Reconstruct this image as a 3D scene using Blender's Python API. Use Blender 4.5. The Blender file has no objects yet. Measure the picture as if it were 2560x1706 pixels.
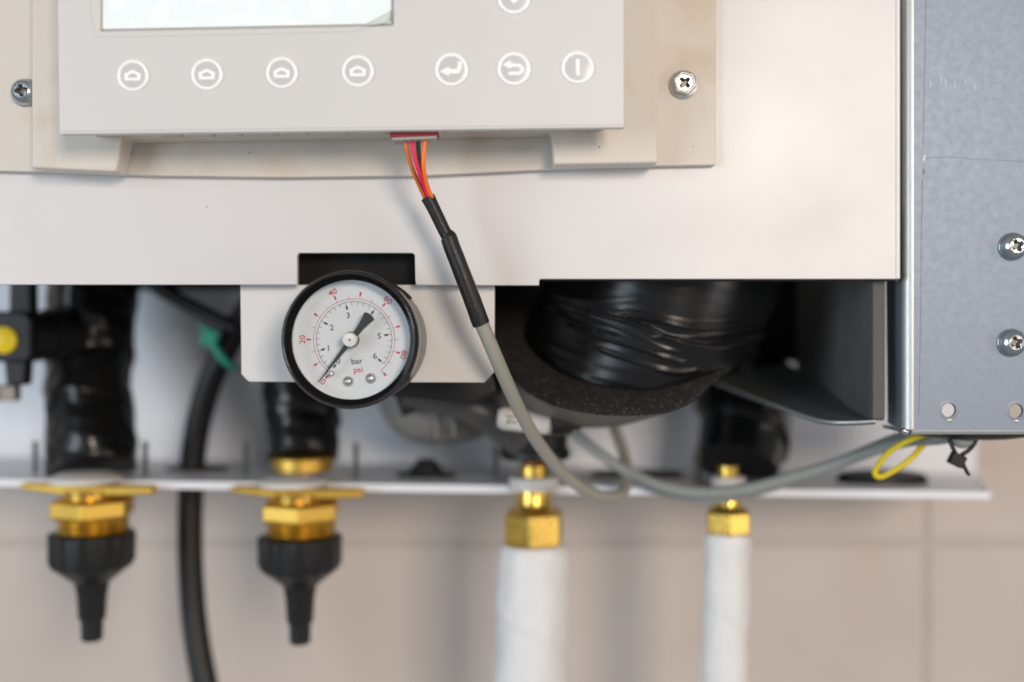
import bpy, bmesh, math, random
from mathutils import Vector, Matrix, noise

random.seed(7)
PI = math.pi
S = bpy.context.scene
C = S.collection

# ------------------------------------------------------------------ camera
D = 320.0            # mm, camera to the plane of the gauge's front
K0 = 0.122           # mm per photo pixel in that plane
cam = bpy.data.cameras.new('camera')
camo = bpy.data.objects.new('camera', cam)
C.objects.link(camo)
camo.location = (0, -D / 1000, 0)
camo.rotation_euler = (PI / 2, 0, 0)
cam.sensor_width = 36
cam.lens = 36 * D / (2560 * K0)
cam.clip_start = 0.01
cam.clip_end = 20
cam.dof.use_dof = True
cam.dof.focus_distance = (D + 13) / 1000
cam.dof.aperture_fstop = 3.2
S.camera = camo

# ------------------------------------------------------------------ world and lamps
W = bpy.data.worlds.new('World')
S.world = W
W.use_nodes = True
W.node_tree.nodes['Background'].inputs[0].default_value = (0.95, 0.97, 1.0, 1)
W.node_tree.nodes['Background'].inputs[1].default_value = 0.30


def area(name, loc, target, size, sizey, power, col):
    l = bpy.data.lights.new(name, 'AREA')
    l.shape = 'RECTANGLE'
    l.size = size
    l.size_y = sizey
    l.energy = power
    l.color = col
    o = bpy.data.objects.new(name, l)
    C.objects.link(o)
    o.location = loc
    o.rotation_euler = (Vector(target) - Vector(loc)).to_track_quat('-Z', 'Y').to_euler()
    return o


area('window_light', (-1.55, -1.35, 0.10), (0, 0.05, 0), 0.9, 1.0, 21, (0.76, 0.89, 1.0))
area('ceiling_lamp', (0.50, -1.40, 0.30), (0, 0.05, 0), 0.38, 0.38, 13.5, (1.0, 0.84, 0.71))
area('added_right_light', (1.7, -1.15, 0.0), (0, 0.05, 0), 0.5, 1.2, 7, (1.0, 0.90, 0.82))  # added light, stands in for a warm bright wall at right

S.view_settings.view_transform = 'Standard'
S.view_settings.look = 'None'
S.view_settings.exposure = -0.05
S.view_settings.gamma = 1
S.view_settings.use_curve_mapping = False


# ------------------------------------------------------------------ helpers
def kk(d):
    return K0 * (D + d) / D


def P(px, py, d):
    k = kk(d)
    return Vector(((px - 1280) * k, d, (853 - py) * k))


def proj(v):
    k = kk(v.y)
    return v.x / k + 1280, 853 - v.z / k


ORG = {}


def thing(name, label, cat, loc, group=None, rot=None):
    o = bpy.data.objects.new(name, None)
    C.objects.link(o)
    o.empty_display_size = 0.005
    o.location = Vector(loc) / 1000
    if rot:
        o.rotation_euler = rot
    o['label'] = label
    o['category'] = cat
    if group:
        o['group'] = group
    ORG[o] = Vector(loc)
    return o


def tag(o, label, cat, group=None):
    o['label'] = label
    o['category'] = cat
    if group:
        o['group'] = group
    return o


def obj(name, vf, mat, parent=None, smooth=False, bevel=0, seg=2, local=False, auto=None):
    verts, faces = vf
    me = bpy.data.meshes.new(name)
    off = Vector((0, 0, 0))
    if parent is not None:
        off = ORG[parent]
    elif verts:
        mn = Vector([min(v[i] for v in verts) for i in range(3)])
        mx = Vector([max(v[i] for v in verts) for i in range(3)])
        off = (mn + mx) / 2
        off.z = mn.z
    sub = Vector((0, 0, 0)) if local else off
    me.from_pydata([((Vector(v) - sub) / 1000)[:] for v in verts], [], faces)
    me.validate()
    bm = bmesh.new()
    bm.from_mesh(me)
    bmesh.ops.recalc_face_normals(bm, faces=bm.faces)
    if auto is not None:
        for e in bm.edges:
            if len(e.link_faces) == 2 and e.calc_face_angle(0) > math.radians(auto):
                e.smooth = False
    bm.to_mesh(me)
    bm.free()
    if smooth or bevel or auto is not None:
        for p in me.polygons:
            p.use_smooth = True
    o = bpy.data.objects.new(name, me)
    C.objects.link(o)
    me.materials.append(mat)
    if parent is not None:
        o.parent = parent
        ORG[o] = off
    else:
        o.location = off / 1000
        ORG[o] = off
    if bevel:
        m = o.modifiers.new('bevel', 'BEVEL')
        m.width = bevel / 1000
        m.segments = seg
        m.limit_method = 'ANGLE'
        m.angle_limit = math.radians(40)
        m.harden_normals = True
    return o


def merge(*vfs):
    V, F = [], []
    for v, f in vfs:
        n = len(V)
        V += list(v)
        F += [tuple(i + n for i in q) for q in f]
    return V, F


def prism(pts3, vec):
    """closed polygon of 3-D points, extruded by vec"""
    n = len(pts3)
    V = [Vector(p) for p in pts3] + [Vector(p) + Vector(vec) for p in pts3]
    F = [tuple(range(n - 1, -1, -1)), tuple(range(n, 2 * n))]
    F += [(i, (i + 1) % n, n + (i + 1) % n, n + i) for i in range(n)]
    return V, F


def slab(poly, d0, d1):
    """polygon given where its front face shows, extruded straight back"""
    return prism([P(x, y, d0) for x, y in poly], (0, d1 - d0, 0))


def box(c, sx, sy, sz, rot=None):
    V = []
    for x in (-.5, .5):
        for y in (-.5, .5):
            for z in (-.5, .5):
                v = Vector((x * sx, y * sy, z * sz))
                if rot:
                    v = rot @ v
                V.append(v + Vector(c))
    F = [(0, 1, 3, 2), (4, 6, 7, 5), (0, 4, 5, 1), (2, 3, 7, 6), (0, 2, 6, 4), (1, 5, 7, 3)]
    return V, F


def frame_slab(outer, inner, d0, d1):
    """four-cornered plate with a four-cornered opening"""
    V = [P(x, y, d0) for x, y in outer] + [P(x, y, d0) for x, y in inner]
    V += [v + Vector((0, d1 - d0, 0)) for v in V]
    F = []
    for i in range(4):
        j = (i + 1) % 4
        F += [(i, j, 4 + j, 4 + i), (8 + j, 8 + i, 12 + i, 12 + j),
              (i, 8 + i, 8 + j, j), (4 + i, 4 + j, 12 + j, 12 + i)]
    return V, F


def lathe(prof, seg=48, mtx=None, cap=True, phase=0.0):
    """prof: (radius, height) along local +Z"""
    V, F = [], []
    n = len(prof)
    for i in range(seg):
        a = 2 * PI * (i + phase) / seg
        for r, h in prof:
            v = Vector((r * math.cos(a), r * math.sin(a), h))
            V.append(mtx @ v if mtx else v)
    for i in range(seg):
        j = (i + 1) % seg
        for k in range(n - 1):
            F.append((i * n + k, j * n + k, j * n + k + 1, i * n + k + 1))
    if cap:
        if prof[0][0] > 1e-6:
            F.append(tuple(i * n for i in range(seg))[::-1])
        if prof[-1][0] > 1e-6:
            F.append(tuple(i * n + n - 1 for i in range(seg)))
    return V, F


def turned(cx, d, prof, seg=48, phase=0.0, cap=True, shift=0.0):
    """upright turned shape: prof = (py, half width in px), measured at its own depth"""
    k = kk(d)
    X = (cx - 1280) * k
    return lathe([(hw * k, (853 - py) * k) for py, hw in prof][::-1], seg,
                 Matrix.Translation((X, d + shift, 0)), cap, phase)


def catmull(pts, n=10):
    pts = [Vector(p) for p in pts]
    q = [pts[0] * 2 - pts[1]] + pts + [pts[-1] * 2 - pts[-2]]
    out = []
    for i in range(1, len(q) - 2):
        p0, p1, p2, p3 = q[i - 1:i + 3]
        for j in range(n):
            t = j / n
            out.append(0.5 * ((2 * p1) + (p2 - p0) * t + (2 * p0 - 5 * p1 + 4 * p2 - p3) * t * t
                              + (3 * p1 - p0 - 3 * p2 + p3) * t ** 3))
    out.append(pts[-1])
    return out


def tube(pts, r, seg=16, n=10, rfun=None, smooth_path=True):
    """pts: 3-D points (mm); r a number or one radius for each point"""
    path = catmull(pts, n) if smooth_path else [Vector(p) for p in pts]
    m = len(path)
    if isinstance(r, (int, float)):
        R = [r] * m
    else:
        R = []
        for i in range(m):
            f = i / (m - 1) * (len(r) - 1)
            a = min(int(f), len(r) - 2)
            R.append(r[a] + (r[a + 1] - r[a]) * (f - a))
    V, F = [], []
    t0 = (path[1] - path[0]).normalized()
    nrm = t0.orthogonal().normalized()
    L = 0
    for i in range(m):
        t = (path[min(i + 1, m - 1)] - path[max(i - 1, 0)]).normalized()
        nrm = (nrm - t * nrm.dot(t)).normalized()
        b = t.cross(nrm)
        if i:
            L += (path[i] - path[i - 1]).length
        for j in range(seg):
            a = 2 * PI * j / seg
            rr = R[i] * (rfun(L, a, path[i]) if rfun else 1)
            V.append(path[i] + (nrm * math.cos(a) + b * math.sin(a)) * rr)
    for i in range(m - 1):
        for j in range(seg):
            k = (j + 1) % seg
            F.append((i * seg + j, i * seg + k, (i + 1) * seg + k, (i + 1) * seg + j))
    F.append(tuple(range(seg))[::-1])
    F.append(tuple((m - 1) * seg + j for j in range(seg)))
    return V, F


def wrap_fun(pitch, step, wob, sd):
    """radius of a tape-wound pipe: helical overlap steps and wrinkles"""
    def f(L, a, p):
        s = (L / pitch + a / (2 * PI)) % 1.0
        q = Vector((p.x * .05 + math.cos(a) * 1.4 + sd, p.y * .05 + math.sin(a) * 1.4, L * .06))
        q2 = Vector((math.cos(a) * 4 + sd, math.sin(a) * 4, L * .16 + a))
        return 1 + step * s + wob * noise.noise(q) + wob * .5 * noise.noise(q2)
    return f


def holed(outer, inner):
    """triangulated face between two closed loops of (u, v), with loop vertices first"""
    bm = bmesh.new()
    a = [bm.verts.new((x, y, 0)) for x, y in outer]
    b = [bm.verts.new((x, y, 0)) for x, y in inner]
    E = []
    for L in (a, b):
        for i in range(len(L)):
            E.append(bm.edges.new((L[i], L[(i + 1) % len(L)])))
    bmesh.ops.triangle_fill(bm, use_beauty=True, edges=E)
    bm.verts.index_update()
    V = [v.co.copy() for v in bm.verts]
    F = [tuple(v.index for v in f.verts) for f in bm.faces]
    bm.free()
    return V, F


def facing(c, yaw=0.0, pitch=0.0, roll=0.0):
    """matrix for local (u right, v up, w to the viewer) at point c"""
    R = Matrix(((1, 0, 0), (0, 0, -1), (0, 1, 0))).to_4x4()
    return Matrix.Translation(c) @ Matrix.Rotation(yaw, 4, 'Z') @ Matrix.Rotation(pitch, 4, 'X') @ R @ Matrix.Rotation(roll, 4, 'Z')


def apply(m, vf):
    return [m @ Vector(v) for v in vf[0]], vf[1]


# ------------------------------------------------------------------ materials
def srgb(r, g, b):
    f = lambda c: (c / 255 / 12.92) if c / 255 <= .04045 else ((c / 255 + .055) / 1.055) ** 2.4
    return (f(r), f(g), f(b))


def mat(name, col, rough=.4, metal=0.0, var=0.06, vscale=60, bump=0.0, bscale=400, coat=0.0,
        specks=None, stretch=None, rvar=0.1, trans=0.0, ior=1.45, sss=0.0, spec=0.5, blot=None):
    m = bpy.data.materials.new(name)
    m.use_nodes = True
    nt = m.node_tree
    N, L = nt.nodes, nt.links
    b = N['Principled BSDF']
    b.inputs['Roughness'].default_value = rough
    b.inputs['Metallic'].default_value = metal
    b.inputs['Coat Weight'].default_value = coat
    b.inputs['Coat Roughness'].default_value = .08
    b.inputs['Transmission Weight'].default_value = trans
    b.inputs['IOR'].default_value = ior
    b.inputs['Specular IOR Level'].default_value = spec
    if sss:
        b.inputs['Subsurface Weight'].default_value = sss
        b.inputs['Subsurface Radius'].default_value = (.004, .003, .002)
        b.inputs['Subsurface Scale'].default_value = .6
    tc = N.new('ShaderNodeTexCoord')
    src = tc.outputs['Object']
    if stretch:
        mp = N.new('ShaderNodeMapping')
        mp.inputs['Scale'].default_value = stretch
        L.new(src, mp.inputs['Vector'])
        src = mp.outputs[0]
    nz = N.new('ShaderNodeTexNoise')
    nz.inputs['Scale'].default_value = vscale
    nz.inputs['Detail'].default_value = 5
    L.new(src, nz.inputs['Vector'])
    mx = N.new('ShaderNodeMix')
    mx.data_type = 'RGBA'
    lo = [max(0, c * (1 - var)) for c in col]
    hi = [min(1, c * (1 + var)) for c in col]
    mx.inputs['A'].default_value = (*lo, 1)
    mx.inputs['B'].default_value = (*hi, 1)
    L.new(nz.outputs['Fac'], mx.inputs['Factor'])
    out = mx.outputs['Result']
    if blot:                                   # faint stain: (colour, scale, threshold)
        bn = N.new('ShaderNodeTexNoise')
        bn.inputs['Scale'].default_value = blot[1]
        bn.inputs['Detail'].default_value = 6
        L.new(tc.outputs['Object'], bn.inputs['Vector'])
        rp = N.new('ShaderNodeMapRange')
        rp.inputs['From Min'].default_value = blot[2]
        rp.inputs['From Max'].default_value = blot[2] + .25
        L.new(bn.outputs['Fac'], rp.inputs['Value'])
        m3 = N.new('ShaderNodeMix')
        m3.data_type = 'RGBA'
        m3.inputs['B'].default_value = (*blot[0], 1)
        L.new(rp.outputs[0], m3.inputs['Factor'])
        L.new(out, m3.inputs['A'])
        out = m3.outputs['Result']
    if specks:                                 # (colour, scale, size, share of cells)
        vo = N.new('ShaderNodeTexVoronoi')
        vo.inputs['Scale'].default_value = specks[1]
        L.new(tc.outputs['Object'], vo.inputs['Vector'])
        lt = N.new('ShaderNodeMath')
        lt.operation = 'LESS_THAN'
        lt.inputs[1].default_value = specks[2]
        L.new(vo.outputs['Distance'], lt.inputs[0])
        sx = N.new('ShaderNodeSeparateColor')
        L.new(vo.outputs['Color'], sx.inputs[0])
        l2 = N.new('ShaderNodeMath')
        l2.operation = 'LESS_THAN'
        l2.inputs[1].default_value = specks[3]
        L.new(sx.outputs[0], l2.inputs[0])
        mu = N.new('ShaderNodeMath')
        mu.operation = 'MULTIPLY'
        L.new(lt.outputs[0], mu.inputs[0])
        L.new(l2.outputs[0], mu.inputs[1])
        m2 = N.new('ShaderNodeMix')
        m2.data_type = 'RGBA'
        m2.inputs['B'].default_value = (*specks[0], 1)
        L.new(mu.outputs[0], m2.inputs['Factor'])
        L.new(out, m2.inputs['A'])
        out = m2.outputs['Result']
    L.new(out, b.inputs['Base Color'])
    if rvar:
        mr = N.new('ShaderNodeMapRange')
        mr.inputs['To Min'].default_value = max(0, rough - rvar)
        mr.inputs['To Max'].default_value = min(1, rough + rvar)
        L.new(nz.outputs['Fac'], mr.inputs['Value'])
        L.new(mr.outputs[0], b.inputs['Roughness'])
    if bump:
        n2 = N.new('ShaderNodeTexNoise')
        n2.inputs['Scale'].default_value = bscale
        n2.inputs['Detail'].default_value = 4
        L.new(src, n2.inputs['Vector'])
        bp = N.new('ShaderNodeBump')
        bp.inputs['Strength'].default_value = bump
        bp.inputs['Distance'].default_value = .001
        L.new(n2.outputs['Fac'], bp.inputs['Height'])
        L.new(bp.outputs[0], b.inputs['Normal'])
    return m


M = {}
M['enamel'] = mat('white_enamel', (.655, .645, .645), .34, var=.02, vscale=25, bump=.025, bscale=900,
                  specks=((.16, .13, .11), 130, .04, .07), rvar=.10,
                  blot=((.60, .58, .565), 14, .52))
M['bracket'] = mat('white_bracket_paint', (.70, .69, .68), .38, var=.02, vscale=40, bump=.05, bscale=900,
                   specks=((.2, .17, .15), 180, .06, .15), rvar=.06)
M['plate'] = mat('display_plate', (.63, .625, .615), .42, var=.02, vscale=30, bump=.03, bscale=1500, rvar=.05,
                 specks=((.25, .22, .2), 120, .035, .14))
M['housing'] = mat('aged_plastic', (.64, .60, .545), .48, var=.05, vscale=45, bump=.05, bscale=700, sss=.15,
                   specks=((.2, .16, .12), 160, .05, .12), blot=((.55, .46, .35), 40, .54))
M['rib'] = mat('vent_rib', (.50, .43, .40), .5)
M['ring'] = mat('lit_foil_ring', (.97, .97, .97), .25, var=.01, coat=.6, rvar=.02)  # white stands in for light reflected by silver foil
M['dome'] = mat('button_dome', (.57, .565, .56), .30, var=.02, coat=.15, rvar=.03)
M['foil'] = mat('lit_foil_symbol', (.96, .96, .97), .3, var=.01, coat=.5)  # foil print; its reflected light is put into the white colour
M['lcdframe'] = mat('lcd_bezel', (.40, .39, .37), .35)
M['galv'] = mat('galvanised_steel', (.225, .268, .33), .52, metal=.55, var=.10, vscale=420, bump=.06, bscale=1600,
                rvar=.10, blot=((.20, .24, .298), 800, .5))
M['galvedge'] = mat('bent_steel_edge', (.56, .58, .57), .45, metal=.75, var=.08, vscale=500, bump=.05, bscale=1500)
M['line'] = mat('scribed_line', (.16, .17, .18), .6)
M['scratch'] = mat('pale_scratch', (.78, .78, .78), .5, var=.2, vscale=900)
M['zinc'] = mat('zinc_screw', (.62, .62, .60), .42, metal=1, var=.12, vscale=400, bump=.08, bscale=1500)
M['zincblue'] = mat('blue_zinc_screw', (.50, .54, .55), .22, metal=1, var=.15, vscale=500, bump=.08, bscale=1500)
M['recess'] = mat('screw_recess', (.22, .22, .21), .45, metal=.7)
M['bezel'] = mat('gauge_black', (.005, .005, .006), .13, coat=.0, spec=.8, var=.1, vscale=200, bump=.03, bscale=1200)
M['case'] = mat('gauge_case', (.15, .145, .14), .34, metal=.4, var=.1, vscale=200, bump=.05, bscale=1500)
M['dial'] = mat('dial_white', (.76, .82, .865), .45, var=.012, vscale=30, rvar=.04)
M['blk_print'] = mat('black_print', (.045, .05, .075), .6)
M['red_print'] = mat('red_print', (.62, .045, .10), .6)
M['needle'] = mat('needle_black', (.035, .04, .042), .42, var=.1)
M['hub'] = mat('turned_steel', (.86, .84, .80), .36, metal=.7, var=.06, vscale=800, bump=.05, bscale=3000)
M['hubdark'] = mat('hub_base', (.03, .03, .03), .4)
M['brass_dark'] = mat('pivot_brass', (.35, .2, .1), .35, metal=1)
M['glass'] = mat('gauge_glass', (1, 1, 1), .02, trans=1, ior=1.02, var=0, rvar=0, spec=.25)
_g = M['glass'].node_tree
_fr = _g.nodes.new('ShaderNodeFresnel')
_fr.inputs['IOR'].default_value = 1.45
_tr = _g.nodes.new('ShaderNodeBsdfTransparent')
_gl = _g.nodes.new('ShaderNodeBsdfGlossy')
_gl.inputs['Roughness'].default_value = .03
_mx = _g.nodes.new('ShaderNodeMixShader')
_g.links.new(_fr.outputs[0], _mx.inputs[0])
_g.links.new(_tr.outputs[0], _mx.inputs[1])
_g.links.new(_gl.outputs[0], _mx.inputs[2])
_g.links.new(_mx.outputs[0], _g.nodes['Material Output'].inputs['Surface'])
M['rubber'] = mat('black_rubber', (.010, .010, .011), .42, spec=.4, var=.15, vscale=90, bump=.12, bscale=900)
M['shrink'] = mat('heat_shrink', (.016, .015, .015), .42, spec=.4, var=.12, vscale=120, bump=.15, bscale=700)
M['tape'] = mat('black_tape', (.007, .007, .0075), .25, spec=.4, var=.2, vscale=50, bump=.18, bscale=90,
                stretch=(1, 1, 1), coat=.1, rvar=.08)
M['ducttape'] = mat('black_duct_tape', (.006, .006, .007), .27, var=.25, vscale=70, bump=.015, bscale=300,
                    stretch=(.35, .35, 2.2), coat=.0, spec=.5, specks=((.09, .09, .09), 330, .05, .25))
M['foam'] = mat('black_foam', (.020, .0195, .019), .9, var=.8, vscale=1100, bump=1.0, bscale=800, spec=.25,
                specks=((.085, .078, .068), 1000, .33, .30))
M['foamskin'] = mat('grey_foam_skin', (.115, .108, .10), .5, var=.15, vscale=60, bump=.1, bscale=300)
M['sheath'] = mat('grey_cable', (.30, .295, .26), .42, var=.06, vscale=120, bump=.06, bscale=500,
                  specks=((.12, .11, .1), 300, .09, .15))
M['sheath2'] = mat('grey_cable_blue', (.25, .27, .26), .42, var=.06, vscale=120)
M['w_orange'] = mat('orange_wire', (.90, .20, .02), .4, var=.08)
M['w_brown'] = mat('rust_wire', (.62, .15, .03), .4, var=.1)
M['w_red'] = mat('red_wire', (.72, .015, .075), .4, var=.1)
M['w_black'] = mat('dark_wire', (.05, .045, .045), .4)
M['w_yellow'] = mat('yellow_wire', (.72, .56, .01), .4)
M['plugred'] = mat('red_socket', (.33, .03, .04), .4)
M['pluggrey'] = mat('grey_plug', (.36, .33, .32), .45)
M['brass'] = mat('brass', (.74, .49, .11), .28, metal=1, var=.28, vscale=150, bump=.08, bscale=600)
M['brassold'] = mat('dull_brass', (.70, .45, .09), .42, metal=.9, var=.15, vscale=150, bump=.08, bscale=600)
M['copper'] = mat('copper', (.75, .28, .12), .35, metal=1)
M['blackplastic'] = mat('black_plastic', (.012, .012, .013), .38, spec=.4, var=.1, bump=.05)
M['whiteplastic'] = mat('white_nylon', (.62, .61, .58), .45, var=.05, sss=.1)
M['whitetape'] = mat('white_wrap', (.74, .74, .74), .5, var=.05, vscale=60, bump=.5, bscale=110, blot=((.56, .55, .53), 30, .56))
M['rack'] = mat('white_rack_paint', (.76, .78, .82), .42, var=.03, vscale=30, bump=.03)
M['yellow'] = mat('yellow_cap', (.80, .58, .01), .4)
M['green'] = mat('green_tie', (.03, .33, .22), .4)
M['greybowl'] = mat('smoky_plastic', (.22, .21, .20), .3, var=.15, vscale=60, bump=.06, bscale=200)
M['smokedark'] = mat('dark_smoky_plastic', (.07, .067, .063), .35, var=.15, vscale=60, bump=.06, bscale=200)
M['darksteel'] = mat('dark_steel', (.10, .115, .125), .42, metal=.4, var=.2, vscale=90, bump=.06, bscale=500)
M['liner'] = mat('grey_liner', (.10, .10, .098), .75, var=.2, vscale=90, bump=.3, bscale=600)
M['inside_shade'] = mat('unlit_lining', (.006, .006, .006), .9)  # shade inside the casing, put into a near-black colour
M['grout'] = mat('grout', (.49, .44, .405), .8, var=.1)
M['steel'] = mat('steel_stud', (.38, .40, .38), .35, metal=1, var=.1)
M['film'] = mat('clear_film', (.80, .83, .80), .12, var=.05, trans=.55, ior=1.3)


def screen_mat():
    m = bpy.data.materials.new('lit_screen')
    m.use_nodes = True
    N, L = m.node_tree.nodes, m.node_tree.links
    b = N['Principled BSDF']
    b.inputs['Base Color'].default_value = (.12, .13, .13, 1)
    b.inputs['Roughness'].default_value = .2
    tc = N.new('ShaderNodeTexCoord')
    nz = N.new('ShaderNodeTexNoise')
    nz.inputs['Scale'].default_value = 130
    nz.inputs['Detail'].default_value = 3
    L.new(tc.outputs['Object'], nz.inputs[0])
    cr = N.new('ShaderNodeValToRGB')
    cr.color_ramp.elements[0].position = .5
    cr.color_ramp.elements[0].color = (.86, .91, .90, 1)
    cr.color_ramp.elements[1].position = .68
    cr.color_ramp.elements[1].color = (.96, .98, .98, 1)
    L.new(nz.outputs['Fac'], cr.inputs[0])
    L.new(cr.outputs[0], b.inputs['Emission Color'])
    b.inputs['Emission Strength'].default_value = .95
    return m


M['screen'] = screen_mat()


def tile_mat():
    m = mat('stone_tile', (.54, .475, .43), .42, var=.15, vscale=11, bump=.04, bscale=200)
    return m


M['tile'] = tile_mat()

# ================================================================== THE SETTING
# tiled wall: backing of grout with separate tiles
DW = 216
wall = obj('wall', box((0, DW + 11.2, 0), 1900, 20, 1300), M['grout'])
wall['kind'] = 'structure'
jx, jz = P(2317, 0, DW).x, P(0, 1358, DW).z
tw, th, g = 598, 298, 3.0
ti = 0
for r in range(-2, 2):
    for c in range(-2, 2):
        cx = jx + (c + .5) * (tw + g)
        cz = jz + (r + .5) * (th + g)
        obj('tile', box((cx, DW + 4, cz), tw, 8 + .5 * random.random(), th), M['tile'], wall, bevel=1.2, seg=2)

# ================================================================== RACK BEHIND THE BOILER
rk = thing('mounting_rack', 'white painted pipe rack with a narrow shelf fixed to tiled wall', 'rack', P(1130, 1240, 150))
DS, DB = 110, 194
obj('back_plate', slab([(-330, -200), (2443, -200), (2443, 1186), (-330, 1137)], DB, DB + 3), M['rack'], rk, bevel=.5)
fl, fr = P(-330, 1193, DS), P(2473, 1229, DS)
bl, br = P(-330, 1137, DB), P(2443, 1186, DB)
obj('shelf', prism([fl, fr, br, bl], (0, 0, -1.6)), M['rack'], rk, bevel=.3)
fl2, fr2 = fl + Vector((0, -1.8, .2)), fr + Vector((0, -1.8, .2))
obj('front_lip', prism([fl2, fr2, fr2 - Vector((0, 0, 3.4)), fl2 - Vector((0, 0, 3.4))], (0, 1.6, 0)), M['rack'], rk, bevel=.5)


def shelf_z(x, y):
    """height of the shelf's top at (x, y) in mm"""
    t = (y - DS) / (DB - DS)
    l = fl.lerp(bl, t)
    r = fr.lerp(br, t)
    return l.z + (r.z - l.z) * (x - l.x) / (r.x - l.x)


# threaded studs standing on the shelf
for px, d, top, lab in ((88, 128, 1105, 'threaded steel stud on rack shelf beside the leftmost taped pipe, outer side'),
                        (363, 126, 1108, 'threaded steel stud on rack shelf between leftmost taped pipe and black hose'),
                        (615, 128, 1108, 'threaded steel stud on rack shelf between black hose and short taped pipe'),
                        (890, 126, 1108, 'threaded steel stud on rack shelf right of the short taped pipe'),
                        (1240, 128, 1118, 'threaded steel stud on rack shelf beside the copper pipe joint'),
                        (1745, 128, 1128, 'threaded steel stud on rack shelf beside the short wide taped pipe')):
    k = kk(d)
    x = (px - 1280) * k
    z0 = shelf_z(x, d)
    z1 = (853 - top) * k
    prof = [(1.2, z0 - 4)]
    z = z0 - 4
    while z < z1:
        prof += [(.95, z + .3), (1.25, z + .65)]
        z += .75
    prof += [(.8, z1)]
    o = obj('threaded_stud', lathe(prof, 12, Matrix.Translation((x, d, 0))), M['steel'], smooth=False)
    tag(o, lab, 'stud', 'threaded studs along the rack shelf')

# rubber grommets lying in the shelf
def grommet(px, d, hw, h, lab, squash=.55, n=32, lump=0):
    k = kk(d)
    x = (px - 1280) * k
    z0 = shelf_z(x, d)
    r = hw * k
    prof = [(r, z0 - 1), (r, z0 + h * .45), (r * .93, z0 + h * .8), (r * .6, z0 + h)]
    prof += [(r * .45, z0 + h + lump * .5), (r * .25, z0 + h + lump)] if lump else [(r * .2, z0 + h + .2)]
    mt = Matrix.Translation((x, d, 0)) @ Matrix.Diagonal((1, squash, 1, 1))
    o = obj('grommet', lathe(prof, n, mt), M['rubber'], auto=35)
    return tag(o, lab, 'grommet', 'rubber grommets in the rack shelf')


grommet(1065, 135, 76, 2.2, 'black rubber grommet with a raised knob, sealing an empty hole in shelf', lump=6)
grommet(1590, 150, 118, 3.0, 'flat wide black grommet behind the looping grey cable on shelf')
grommet(2205, 140, 112, 5.5, 'thick oval black grommet on shelf below the yellow wire', .6)
grommet(492, 150, 78, 2.0, 'black rubber grommet round the black hose in shelf')

# ================================================================== TAPED PIPES, HOSE, VALVE
p = obj('taped_pipe', tube([P(232, 560, 150), P(228, 800, 148), P(222, 960, 140), P(228, 1080, 132), P(232, 1176, 126)],
                           [17.5, 19.5, 17, 17.8, 17.5], 40, 22, wrap_fun(26, .035, .13, 3)), M['tape'], auto=60)
tag(p, 'long bulging pipe wound in shiny black tape behind the lever valve', 'pipe')
p = obj('taped_pipe', tube([P(750, 880, 138), P(755, 1000, 134), P(757, 1080, 130), P(757, 1146, 126)],
                           [16, 16.2, 15.2, 14.4], 40, 18, wrap_fun(24, .04, .09, 9)), M['tape'], auto=60)
tag(p, 'short pipe wound in shiny black tape below the pressure gauge', 'pipe')
p = obj('taped_pipe', tube([P(1850, 900, 160), P(1855, 990, 154), P(1858, 1080, 148), P(1845, 1165, 140)],
                           [19.5, 20.5, 19.5, 17.5], 40, 18, wrap_fun(30, .10, .07, 21)), M['tape'], auto=60)
tag(p, 'short wide pipe wound in shiny black tape behind the foam sleeve', 'pipe')

# lever valve with yellow dot
v = thing('lever_valve', 'black lever valve with round yellow cap on the leftmost taped pipe', 'valve', P(60, 860, 118))
obj('stem', tube([P(60, 838, 112), P(130, 838, 124), P(215, 838, 140)], [9.0, 9.6, 11], 28, 6), M['blackplastic'], v, auto=40)
obj('collar', tube([P(118, 838, 121), P(140, 838, 125)], [11.2, 11.2], 28, 3), M['blackplastic'], v, auto=40)
obj('hub', slab([(-62, 792), (-50, 778), (62, 778), (78, 796), (80, 888), (66, 906), (-52, 906), (-62, 890)], 104, 118),
    M['blackplastic'], v, bevel=1.6, seg=3)
obj('handle', slab([(22, 640), (78, 640), (80, 790), (20, 790)], 107, 114), M['blackplastic'], v, bevel=1.4, seg=3)
obj('tail', slab([(8, 900), (64, 900), (60, 964), (14, 966)], 107, 115), M['blackplastic'], v, bevel=1.2, seg=3)
obj('nut', lathe([(5.2, -6), (5.2, 0), (4.4, .6)], 6, Matrix.Translation(P(18, 966, 113)), phase=.5), M['recess'], v, bevel=.3)
cp = apply(facing(P(10, 851, 103.6)), lathe([(5.4, -.4), (5.4, .7), (4.9, 1.1), (0.01, 1.3)], 32))
obj('yellow_cap', cp, M['yellow'], v, auto=40)

# black arm, hose and green tie
o = obj('black_conduit', tube([P(330, 660, 142), P(400, 722, 142), P(500, 778, 142), P(590, 822, 140)], 3.4, 18, 8), M['rubber'], auto=50)
tag(o, 'slim black conduit slanting down to the green cable tie', 'conduit')
o = obj('black_hose', tube([P(650, 730, 146), P(606, 800, 145), P(565, 872, 144), P(527, 950, 145), P(500, 1040, 147), P(484, 1130, 148),
                            P(477, 1230, 148), P(475, 1340, 147), P(478, 1450, 145), P(488, 1570, 142), P(510, 1700, 138), P(545, 1860, 134)],
                           [5.6] * 12, 24, 8), M['rubber'], auto=50)
tag(o, 'black rubber hose running down through shelf and past the tiles', 'hose')
t = thing('cable_tie', 'green cable tie binding the black hose and conduit', 'cable tie', P(535, 850, 135))
obj('strap', tube([P(520, 830, 136), P(540, 872, 134), P(565, 905, 134), P(596, 925, 138)], [1.5, 1.7, 1.8, 1.4], 10, 6), M['green'], t, smooth=True)
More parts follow.
